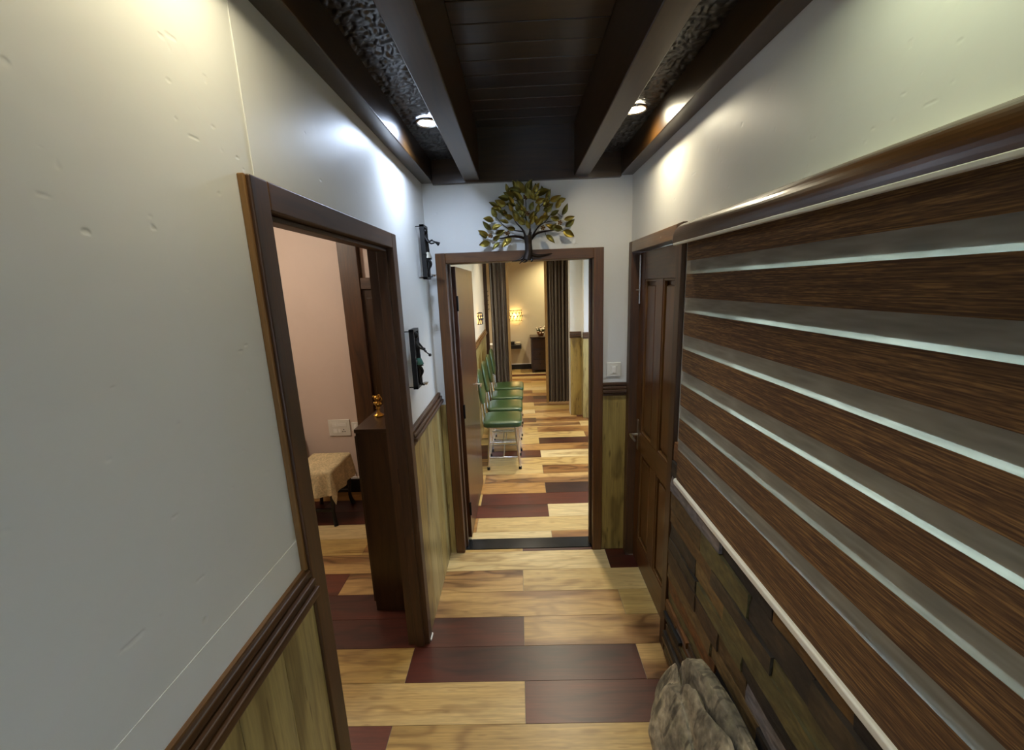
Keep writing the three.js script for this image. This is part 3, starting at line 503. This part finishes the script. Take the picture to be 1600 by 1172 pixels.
// ───────────────────────── left room ─────────────────────────
const LZ = -3.6, LX = -3.2, LC = 2.56;
{
  const w = structure('wall_bedroom_back', 'pinkish wall of the left room', 'wall'); part('plaster', B(LX - .1, LO, 0, LC, LZ - .1, LZ, 'x'), M.pink, w);
  const w2 = structure('wall_bedroom_left', 'far side wall of the left room', 'wall'); part('plaster', B(LX - .1, LX, 0, LC, LZ, REAR, 'z'), M.pink, w2);
  const w3 = structure('wall_bedroom_front', 'near wall of the left room', 'wall'); part('plaster', B(LX, LO, 0, LC, REAR, REAR + .1, 'x'), M.pink, w3);
  const c = structure('ceiling_bedroom', 'white ceiling of the left room', 'ceiling'); part('plaster', B(LX, LO, LC, LC + .1, LZ, REAR, 'x'), M.white, c);
  const cor = structure('trim_4', 'dark wooden cornice at the top of the pinkish wall', 'cornice'); part('moulding', B(LX, LO, 2.44, LC, LZ, LZ + .05, 'x', .006), M.frame, cor);
  const bb = structure('baseboard_bedroom', 'black skirting along the pinkish wall', 'skirting'); part('board', B(LX, -1.5, 0, .135, LZ, LZ + .015, 'x', .003), M.black, bb); part('cap', B(LX, -1.5, .135, .152, LZ, LZ + .013, 'x'), M.white, bb, 'pale strip on top');
  const d = structure('door_4', 'dark panelled door and post inside the left room', 'door'), z = LZ;
  part('post', B(-1.485, -1.325, 0, 2.44, z, z + .06, 'y', .005), M.frame, d);
  part('post', B(-1.175, -.99, 0, 2.44, z, z + .06, 'y', .005), M.frame, d);
  part('transom_bar', B(-1.325, -1.175, 1.87, 1.965, z, z + .05, 'x', .005), M.frame, d);
  part('top_bar', B(-1.325, -1.175, 2.26, 2.44, z, z + .05, 'x', .005), M.frame, d);
  const lf = part('leaf', B(-1.325, -1.175, .01, 1.87, z, z + .025, 'y', .003), M.cabinet, d);
  part('panel', B(-1.29, -1.21, .2, 1.8, z + .022, z + .036, 'y', .006), M.cabinet, lf);
  part('transom_rail', B(-1.325, -1.316, 1.965, 2.26, z, z + .02, 'y'), M.frame, d);
}
function ceilingLamp(x, y, z, color, cd, label) {
  const o = thing('ceiling_lamp', label, 'ceiling lamp', [x, y, z]); const c = new THREE.Color(...color);
  const base = new THREE.CylinderGeometry(.16, .16, .02, 32); base.translate(0, -.01, 0); part('base', base, M.white, o);
  const dome = new THREE.SphereGeometry(.15, 28, 10, 0, Math.PI * 2, 0, Math.PI / 2); dome.scale(1, .4, 1); dome.rotateX(Math.PI); dome.translate(0, -.02, 0); part('diffuser', dome, std({ color: 0xffffff, emissive: c, emissiveIntensity: 4, roughness: .5 }), o, 'glowing diffuser');
  const l = new THREE.PointLight(c, cd, 0, 2); l.position.set(0, -.10, 0); l.castShadow = true; l.shadow.radius = 5; l.name = 'ceiling_lamp_light'; o.add(l);
}
ceilingLamp(-2.1, LC, -2.3, [1.0, .86, .70], SPOT.bedroom / 4, 'warm round ceiling lamp in the left room');
{
  const o = thing('shoe_cabinet', 'narrow dark brown cabinet standing behind the left door frame', 'cabinet', [-.772, 0, -2.5]);
  part('body', B(-.128, .128, 0, 1.11, -.40, .40, 'y', .003), M.cabinet, o); part('top', B(-.133, .128, 1.11, 1.132, -.405, .405, 'z', .003), M.cabinet, o);
  for (const k of [0, 1]) { const dr = part('door', B(-.138, -.129, .06, 1.09, -.395 + k * .4, -.005 + k * .4, 'y', .002), M.cabinet, o); part('knob', ball(-.144, .7, -.05 + k * .1, .009), M.brass, dr, 'brass knob'); }
}
{
  const o = thing('brass_figurine', 'small brass figurine on top of the dark cabinet', 'figurine', [-.845, 1.132, -2.33]), pts = [[0, 0], [.028, 0], [.03, .006], [.022, .012], [.010, .02], [.008, .04], [.013, .048], [.008, .056]];
  part('pedestal', new THREE.LatheGeometry(pts.map((p) => new THREE.Vector2(...p)), 20), M.brass, o);
  part('body', [ball(0, .072, 0, .016, 1, 1.2, 1), ball(-.014, .078, .002, .010), ball(.014, .074, .002, .010), taper([V3(.006, .08, 0), V3(.026, .10, 0), V3(.016, .12, 0)], [.005, .004, .003])], M.brass, o);
  part('head', [ball(-.002, .108, 0, .017), ball(-.018, .118, 0, .008), ball(.012, .124, 0, .007)], M.brass, o);
}
{
  // stool with a cloth thrown over it
  const cx = -1.685, cz = -3.2, hx = .165, hz = .2;
  const o = thing('stool', 'dark wooden stool under a cream cloth by the pinkish wall', 'stool', [cx, 0, cz]);
  for (const sx of [-1, 1]) for (const sz of [-1, 1]) part('leg', taper([V3(sx * (hx - .03), .40, sz * (hz - .03)), V3(sx * (hx - .028), .25, sz * (hz - .028)), V3(sx * (hx - .035), .08, sz * (hz - .035)), V3(sx * (hx - .018), .0, sz * (hz - .018))], [.02, .017, .013, .018]), M.black, o);
  part('apron', [B(-hx + .02, hx - .02, .33, .40, -hz + .02, -hz + .045, 'x', .003), B(-hx + .02, hx - .02, .33, .40, hz - .045, hz - .02, 'x', .003), B(-hx + .02, -hx + .045, .33, .40, -hz + .02, hz - .02, 'z', .003), B(hx - .045, hx - .02, .33, .40, -hz + .02, hz - .02, 'z', .003)], M.black, o);
  for (const sz of [-1, 1]) part('stretcher', B(-hx + .03, hx - .03, .12, .145, sz * (hz - .035) - .01, sz * (hz - .035) + .01, 'x', .004), M.black, o);
  const sg = pad(2 * hx, .085, 2 * hz, .4, .2); sg.translate(0, .437, 0); part('cushion', sg, M.cloth, o);
  const c = thing('stool_cloth', 'cream cloth draped over the stool with a hanging corner', 'cloth', [cx, .482, cz]);
  const N = 64, E = .20, g = new THREE.PlaneGeometry(1, 1, N, N), p = g.attributes.position, a = hx + .004, b = hz + .004, R = .02;
  for (let i = 0; i < p.count; i++) {
    const s = (p.getX(i)) * 2 * (a + E), t = p.getY(i) * 2 * (b + E), ex = Math.max(Math.abs(s) - a + R, 0), ez = Math.max(Math.abs(t) - b + R, 0), sx = Math.sign(s), sz = Math.sign(t);
    const drop = (e) => e < R * 1.57 ? [R * Math.sin(e / R), R * (1 - Math.cos(e / R))] : [R, e - R * .57];
    let x, y, z;
    if (ex > 0 && ez > 0) { const e = Math.hypot(ex, ez) * .92, an = Math.atan2(ez, ex), [o1, d1] = drop(e); const wv = 1 + .45 * Math.sin(an * 4) * sstep(0, .12, d1); x = sx * (a - R + o1 * Math.cos(an) + d1 * .10 * wv); z = sz * (b - R + o1 * Math.sin(an) + d1 * .10 * (2 - wv)); y = -d1; }
    else if (ex > 0) { const [o1, d1] = drop(ex); x = sx * (a - R + o1 + d1 * (.05 + .06 * Math.sin(t * 34 + 1))); z = t; y = -d1; }
    else if (ez > 0) { const [o1, d1] = drop(ez); z = sz * (b - R + o1 + d1 * (.06 + .09 * Math.sin(s * 40))); x = s; y = -d1; }
    else { x = s; z = t; y = .004 * fbm3(s * 14, t * 14, 4, 2); }
    p.setXYZ(i, x, y, z);
  }
  g.computeVertexNormals(); const u = g.attributes.uv; for (let i = 0; i < u.count; i++) u.setXY(i, u.getX(i) * .7, u.getY(i) * .7);
  part('fabric', g, M.cloth, c);
}
{
  const p = at(531, 668, 'z', LZ), o = thing('socket_board', 'white switch and socket board on the pinkish wall', 'socket board', [p.x, p.y, LZ]);
  part('plate', B(-.10, .10, -.078, .078, 0, .012, 'x', .004), M.ivory, o); part('inset', B(-.075, .075, -.058, .058, .011, .014, 'x', .002), M.ivory, o);
  for (let k = 0; k < 6; k++) part('switch_key', B(-.062 + k * .021, -.043 + k * .021, .015, .042, .013, .017, 'x', .001), M.ivoryKey, o);
  part('rocker', B(-.055, -.02, -.045, -.01, .013, .018, 'x', .002), M.ivoryKey, o); part('rocker', B(-.01, .012, -.045, -.01, .013, .018, 'x', .002), M.ivoryKey, o);
  for (const [x, y] of [[.04, -.015], [.03, -.035], [.05, -.035]]) { const c = new THREE.CylinderGeometry(.005, .005, .003, 12); c.rotateX(Math.PI / 2); c.translate(x, y, .0145); part('socket_hole', c, M.socketDark, o); }
  const q = at(556, 666, 'z', LZ), o2 = thing('wall_plate', 'small blank white plate between the socket board and the dark post', 'wall plate', [q.x, q.y, LZ]);
  part('plate', B(-.035, .035, -.04, .04, 0, .01, 'x', .003), M.ivory, o2); part('rocker', B(-.012, .012, -.02, .02, .009, .014, 'x', .002), M.ivoryKey, o2);
}
{
  const o = thing('console_table', 'black console table end beside the draped stool', 'table', [-2.35, 0, -3.4]);
  part('top', B(-.4, .345, .555, .60, -.16, .16, 'x', .008), M.black, o); for (const [x, z] of [[-.36, -.12], [-.36, .12], [.29, -.12], [.29, .12]]) part('leg', B(x - .025, x + .025, 0, .555, z - .025, z + .025, 'y', .004), M.black, o);
}

// ───────────────────────── dining room and lounge beyond ─────────────────────────
const DX = -.53, DRX = 2.4, DC = 2.62, PZ = -6.5, FZ = -9.25;
{
  const w = structure('wall_dining_left', 'left wall of the dining room behind the green chairs', 'wall');
  part('plaster', B(DX - .1, DX, 0, DC, -6.3, ZB - .12, 'z'), M.cream, w); boards(w, 'x', DX, -6.3, ZB - .125, 1, 1.14, .2);
  const t = structure('trim_5', 'dark dado rail behind the green chairs', 'dado rail'); part('moulding', railBoxes('x', DX, -6.3, ZB - .13, 1, 1.14), M.leaf, t);
  const w2 = structure('wall_dining_front', 'dining room side of the end wall', 'wall'); part('plaster', B(XR, DRX, 0, DC, ZB - .12, ZB - .02, 'x'), M.cream, w2);
  const w3 = structure('wall_dining_right', 'right wall of the dining room with a daylight window', 'wall'); part('plaster', slab('x', DRX, DRX + .12, PZ, ZB - .02, 0, DC, [[-5.2, -3.2, .9, 2.1]]), M.cream, w3);
  const wn = structure('window_3', 'daylight window of the dining room', 'window'); part('frame', [B(DRX + .02, DRX + .07, .9, 2.1, -5.2, -5.14, 'y'), B(DRX + .02, DRX + .07, .9, 2.1, -3.26, -3.2, 'y'), B(DRX + .02, DRX + .07, .9, .96, -5.2, -3.2, 'z'), B(DRX + .02, DRX + .07, 2.04, 2.1, -5.2, -3.2, 'z')], M.frame, wn); part('pane', B(DRX + .04, DRX + .046, .96, 2.04, -5.14, -3.26, 'z'), M.glass, wn);
  const c = structure('ceiling_dining', 'white ceiling of the dining room and lounge', 'ceiling'); part('plaster', [B(DX - .1, DRX + .12, DC, DC + .1, PZ - .1, ZB - .02, 'x'), B(-2.1, DRX + .12, DC, DC + .1, FZ - .1, PZ - .1, 'x')], M.white, c);
  // partition with pier and pilaster on the right
  const pr = structure('wall_partition', 'white pier with wooden wainscot at the right of the curtained opening', 'wall');
  part('pier', B(.70, DRX, 0, DC, -5.95, -5.75, 'x'), M.plaster, pr); part('pilaster', B(.87, DRX, 0, DC, -5.75, -5.62, 'x'), M.plaster, pr);
  boards(pr, 'z', -5.75, .70, .855, 1, 1.12, .16); boards(pr, 'z', -5.62, .87, 1.6, 1, 1.12, .12);
  part('board', B(.856, .87, .002, 1.12, -5.736, -5.606, 'y'), M.panel[0], pr);
  const t6 = structure('trim_6', 'dark dado rail on the pier right of the curtain', 'dado rail'); part('moulding', [...railBoxes('z', -5.75, .69, .85, 1, 1.12), ...railBoxes('z', -5.62, .85, 1.6, 1, 1.12)], M.frame, t6);
  const wp = structure('wall_lintel', 'wall above the curtained opening', 'wall'); part('plaster', [B(DX - .1, DRX, 2.42, DC, PZ - .1, PZ, 'x'), B(-2.1, DX - .1, 0, DC, PZ - .1, PZ, 'x'), B(DX - .1, DX, 0, DC, PZ, -6.3, 'z')], M.cream, wp);
  part('side_post', B(DX, DX + .05, 0, 2.42, PZ - .1, PZ - .02, 'y', .004), M.frame, wp, 'dark wooden post');
  const wf = structure('wall_far', 'cream far wall of the lounge with the glowing sconce', 'wall'); part('plaster', B(-2.1, DRX + .1, 0, DC, FZ - .1, FZ, 'x'), M.cream, wf);
  const wl = structure('wall_lounge_left', 'left wall of the lounge', 'wall'); part('plaster', B(-2.1, -2.0, 0, DC, FZ, PZ - .1, 'z'), M.cream, wl);
  const wr = structure('wall_lounge_right', 'right wall of the lounge', 'wall'); part('plaster', B(DRX, DRX + .1, 0, DC, FZ, PZ, 'z'), M.cream, wr);
  const bb = structure('baseboard_far', 'black skirting along the far lounge wall', 'skirting'); part('board', B(-2.0, DRX, 0, .115, FZ, FZ + .015, 'x', .003), M.black, bb); part('cap', B(-2.0, DRX, .115, .13, FZ, FZ + .013, 'x'), M.white, bb, 'pale strip on top');
}
for (const [x, z, cd, l] of [[.35, -3.35, .8, 'warm ceiling downlight just beyond the open door'], [.3, -4.5, 1, 'warm ceiling downlight beside the green chairs'], [.05, -5.6, .6, 'warm ceiling downlight before the left curtain']]) downlight(x, DC - .004, z, [1.0, .88, .66], SPOT.dining * cd, l, 'dining room ceiling downlights', 1.15);
downlight(.75, DC - .004, -8.75, [1.0, .86, .5], SPOT.lounge, 'yellow downlight washing the far lounge wall', undefined, 1.2);
downlight(-.9, DC - .004, -7.8, [1.0, .84, .66], SPOT.lounge, 'warm downlight in the lounge ceiling beside the left curtain', undefined, 1.2);

// green chairs
function chair() {
  const o = new THREE.Group();
  const seat = pad(.40, .075, .40, .42, .28); seat.translate(.0, .485, 0); part('seat', seat, M.green, o);
  const back = pad(.045, .34, .36, .5, .62); back.rotateZ(.13); back.translate(-.215, .85, 0); part('backrest', back, M.green, o);
  const r = .0135;
  for (const s of [-1, 1]) {
    part('leg', [rod([.13, .45, s * .15], [.165, .02, s * .175], r)], M.chrome, o); part('leg', [rod([-.13, .45, s * .15], [-.16, .02, s * .175], r)], M.chrome, o);
    for (const x of [.166, -.161]) part('foot_cap', (() => { const g = new THREE.CylinderGeometry(.015, .016, .03, 12); g.translate(x, .015, s * .176); return g; })(), M.rubber, o);
    part('side_bar', rod([-.152, .13, s * .169], [.156, .13, s * .169], .008), M.chrome, o);
    part('side_bar', rod([-.142, .29, s * .16], [.143, .29, s * .16], .008), M.chrome, o);
    part('back_tube', tube([[.0, .445, s * .14], [-.16, .45, s * .14], [-.20, .50, s * .14], [-.205, .62, s * .13], [-.225, .9, s * .10]], .0105, 20), M.chrome, o);
  }
  part('cross_bar', rod([0, .13, -.169], [0, .13, .169], .007), M.chrome, o);
  part('cross_bar', rod([0, .29, -.16], [0, .29, .16], .007), M.chrome, o);
  part('seat_frame', [rod([-.15, .445, -.15], [.15, .445, -.15], .009), rod([-.15, .445, .15], [.15, .445, .15], .009), rod([-.15, .445, -.15], [-.15, .445, .15], .009), rod([.15, .445, -.15], [.15, .445, .15], .009)], M.chrome, o);
  return o;
}
{
  const proto = chair(), names = ['green vinyl chair with chrome legs, first of the row, right behind the open door', 'green vinyl chair with chrome legs, second of the row after the open door', 'green vinyl chair with chrome legs, third of the row after the open door', 'green vinyl chair with chrome legs, last of the row, beside the left curtain'];
  names.forEach((label, i) => { const o = i ? proto.clone() : proto; o.name = numbered('dining_chair'); o.position.set(-.205 + i * .012, 0, -4.17 - i * .48); o.userData = { label, category: 'chair', group: 'green chairs along the dining room wall' }; scene.add(o); });
}
// curtains
function curtain(x0, x1, y0, y1, z, folds, label) {
  const o = thing('curtain', label, 'curtain', [(x0 + x1) / 2, y0, z]), w = x1 - x0, n = folds * 14, th = .003, top = [], bot = [];
  const A = .035, pr = []; let len = 0, last;
  for (let i = 0; i <= n; i++) { const t = i / n, a = t * folds * Math.PI * 2; const x = -w / 2 + w * t + .004 * Math.sin(a * 2), zz = A * Math.sin(a) * (.8 + .4 * Math.sin(i * .7)); if (last) len += Math.hypot(x - last[0], zz - last[1]); pr.push([x, zz, len]); last = [x, zz]; }
  const rows = 14, pos = [], uv = [], idx = [];
  for (const side of [1, -1]) for (let j = 0; j <= rows; j++) for (let i = 0; i <= n; i++) { const k = 1 + .12 * Math.sin(j * .5) * (1 - j / rows); pos.push(pr[i][0] * (1 - .04 * Math.sin(j / rows * Math.PI)), j / rows * (y1 - y0), pr[i][1] * k + side * th); uv.push(pr[i][2], j / rows); }
  const S = (rows + 1) * (n + 1);
  for (let j = 0; j < rows; j++) for (let i = 0; i < n; i++) { const a = j * (n + 1) + i, b = a + 1, c = a + n + 1, d = c + 1; idx.push(a, b, c, b, d, c, S + a, S + c, S + b, S + b, S + c, S + d); }
  for (let i = 0; i < n; i++) idx.push(i, S + i, i + 1, i + 1, S + i, S + i + 1);
  const g = new THREE.BufferGeometry(); g.setAttribute('position', new THREE.Float32BufferAttribute(pos, 3)); g.setAttribute('uv', new THREE.Float32BufferAttribute(uv, 2)); g.setIndex(idx); g.computeVertexNormals();
  part('fabric', g, M.curtain, o);
  const side = x1 < .1 ? w / 2 : -w / 2; part('edge_band', B(side - .02, side + .02, 0, y1 - y0 - .05, .040, .046, 'y', .002), M.curtainHem, o, 'golden brown edge band');
  for (let k = 0; k < folds; k++) { const e = new THREE.TorusGeometry(.018, .003, 8, 20); e.rotateY(Math.PI / 2); e.translate(-w / 2 + w * (k + .5) / folds, y1 - y0 + .018, 0); part('hook_ring', e, M.steel, o); }
}
curtain(-.43, -.16, .04, 2.30, PZ + .12, 5, 'brown striped curtain gathered behind the green chairs');
curtain(.41, .765, .03, 2.30, PZ + .12, 7, 'brown striped curtain gathered beside the white pier');
{ const o = thing('curtain_rod', 'dark rod carrying both striped curtains', 'curtain rod', [.17, 2.352, PZ + .12]); part('rod', rod([-.66, 0, 0], [.62, 0, 0], .011), M.darkMetal, o); for (const s of [-.64, .6]) part('bracket', rod([s, 0, 0], [s, .09, -.11], .006), M.darkMetal, o); }

// sconces with leafy shade
function sconce(pos, turn, label, cd, s = 1) {
  const o = thing('wall_sconce', label, 'wall lamp', pos, turn), col = new THREE.Color(1, .72, .30), R = .15 * s, hh = .115 * s;
  part('back_plate', B(-.05, .05, -.06, .06, 0, .015, 'y', .004), M.brass, o);
  const sh = new THREE.CylinderGeometry(R, R, 2 * hh, 28, 1, true, -Math.PI / 2, Math.PI); sh.scale(1, 1, .62); part('shade', sh, std({ color: 0xf3d9a0, roughness: .9, transmission: .5, thickness: 0, side: THREE.DoubleSide, emissive: col, emissiveIntensity: .3 }), o, 'glowing parchment shade');
  const wires = []; for (const y of [-hh, hh]) { const pts = []; for (let k = 0; k <= 16; k++) { const a = -Math.PI / 2 + Math.PI * k / 16; pts.push(V3(Math.sin(a) * R, y, Math.cos(a) * R * .62 + .002)); } wires.push(tube(pts, .006, 30, 6)); }
  part('rim', wires, M.black, o);
  for (let k = 0; k < 6; k++) { const a = -1.25 + k * .5, P = (da, y) => V3(Math.sin(a + da) * (R + .004), y, Math.cos(a + da) * (R + .004) * .62 + .002); part('vine', taper([P(-.15, -hh), P(.08, -hh * .3), P(-.06, hh * .3), P(.14, hh)], [.005, .008, .006, .004], 14, 6), M.black, o); part('vine_leaf', taper([P(.06, -hh * .35), P(.2, -.0), P(.30, hh * .1)], [.003, .017, .003], 10, 6), M.black, o); part('vine_leaf', taper([P(-.03, hh * .3), P(-.16, hh * .55), P(-.24, hh * .5)], [.003, .014, .003], 10, 6), M.black, o); }
  const bulb = ball(0, 0, .045, .022); part('bulb', bulb, std({ color: 0xffffff, emissive: col, emissiveIntensity: 3 }), o, 'glowing bulb');
  const l = new THREE.PointLight(col, cd, 0, 2); l.position.set(0, 0, .045); l.castShadow = true; l.shadow.radius = 1; l.name = 'sconce_light'; o.add(l);
}
{ const p = at(804.5, 493, 'z', FZ); sconce([p.x, p.y, FZ], 0, 'glowing wall lamp with dark vine pattern on the far lounge wall', .22); }
sconce([DX, 1.46, -5.35], Math.PI / 2, 'glowing wall lamp with vine pattern on the wall above the green chairs', .10, .6);
// dresser and flowers
{
  const o = thing('dresser', 'dark brown dresser against the far lounge wall', 'dresser', [.62, 0, -9.0]);
  part('body', B(-.38, .38, .06, .75, -.23, .2, 'y', .004), M.cabinet, o); part('top', B(-.40, .40, .75, .78, -.24, .22, 'x', .005), M.cabinet, o);
  for (let k = 0; k < 3; k++) { const d = part('drawer', B(-.35, .35, .10 + k * .215, .29 + k * .215, .198, .214, 'x', .004), M.cabinet, o); for (const x of [-.2, .2]) part('knob', ball(x, .195 + k * .215, .222, .012), M.darkMetal, d, 'dark metal knob'); }
  for (const [x, z] of [[-.35, -.2], [.35, -.2], [-.35, .17], [.35, .17]]) part('foot', B(x - .025, x + .025, 0, .06, z - .025, z + .025, 'y', .003), M.cabinet, o);
  const f = thing('flower_bowl', 'brown bowl of white flowers on the dark dresser', 'flowers', [.46, .78, -8.98]);
  part('bowl', new THREE.LatheGeometry([[0, 0], [.05, 0], [.055, .01], [.085, .06], [.09, .09], [.082, .09], [.075, .06], [0, .03]].map((p) => new THREE.Vector2(...p)), 20), std({ color: 0x8a5a34, roughness: .5 }), f);
  const lm = std({ color: 0x2c3a1c, roughness: .7 }), wm = std({ color: 0xe8dcc8, roughness: .8 }), pm = std({ color: 0x7a4a3a, roughness: .8 });
  for (let k = 0; k < 22; k++) { const a = rr(0, 6.28), r = rr(.0, .12), y = .09 + rr(0, .13) - r * .3; part('flower', ball(Math.cos(a) * r, y, Math.sin(a) * r, rr(.014, .022), 1, .8, 1, 8), k % 4 ? wm : pm, f); }
  for (let k = 0; k < 12; k++) { const a = rr(0, 6.28), r = rr(.06, .14); part('leaf', taper([V3(Math.cos(a) * .02, .08, Math.sin(a) * .02), V3(Math.cos(a) * r * .7, .12, Math.sin(a) * r * .7), V3(Math.cos(a) * r, .12 + rr(0, .06), Math.sin(a) * r)], [.003, .014, .002], 8, 6), lm, f); }
}
// wall shelf with small things
{
  const o = thing('wall_shelf', 'black shelf on the far wall below the glowing lamp', 'shelf', [-.24, .50, FZ]);
  part('shelf_board', B(-.33, .27, 0, .08, 0, .22, 'x', .004), M.black, o); part('bracket', [B(-.25, -.2, -.10, 0, 0, .16, 'y', .004), B(-.06, .0, -.05, 0, 0, .16, 'y', .004)], M.black, o);
  [[-.12, .10, .05, 'cream folded cloth on the black shelf', 0xe0d2b4], [.06, .12, .055, 'black box on the black shelf', 0x15120f], [.20, .09, .04, 'pale box at the end of the black shelf', 0xcfc2a6]].forEach(([x, w, h, l, c]) => { const b = thing('small_box', l, 'box', [-.24 + x, .58, FZ + .11]); const m = std({ color: c, roughness: .7 }); part('body', B(-w / 2, w / 2, 0, h, -.05, .05, 'x', .006), m, b); part('lid', B(-w / 2 - .003, w / 2 + .003, h, h + .012, -.053, .053, 'x', .004), m, b); });
}
{
  const p = at(762, 531, 'z', -8.2), o = thing('sideboard', 'brown sideboard with pale top left of the gathered curtain', 'sideboard', [p.x - .25, 0, -8.2]);
  part('body', B(-.3, .34, .05, .60, -.2, .2, 'x', .004), M.frame, o); part('top', B(-.32, .36, .60, .64, -.22, .22, 'x', .004), M.frame, o); for (const x of [-.26, .3]) part('foot', B(x - .02, x + .02, 0, .05, -.15, .15, 'y', .003), M.black, o);
  const b = thing('white_tray', 'white box standing on the brown sideboard', 'box', [p.x - .02, .64, -8.2]); part('body', B(-.16, .12, 0, .09, -.12, .12, 'x', .006), M.white, b); part('rim', B(-.165, .125, .09, .1, -.125, .125, 'x', .003), M.white, b);
}
{
  // dark metal vine on the wall left of the curtain
  const p = at(757, 476, 'z', FZ + .02), o = thing('vine_wall_ornament', 'dark metal leafy vine on the pale wall left of the curtain', 'wall ornament', [p.x, p.y - .38, FZ]);
  part('stem', taper([V3(0, 0, .02), V3(.03, .25, .03), V3(-.02, .5, .03), V3(.0, .66, .03)], [.008, .008, .007, .004]), M.black, o);
  for (let k = 0; k < 11; k++) { const y = .18 + k * .048, s = k % 2 ? 1 : -1; part('leaf', taper([V3(0, y, .025), V3(s * .05, y + .03, .035), V3(s * rr(.08, .14), y + .06, .03)], [.003, .024, .003], 8, 6), M.black, o); }
}
renderer.render(scene, camera);
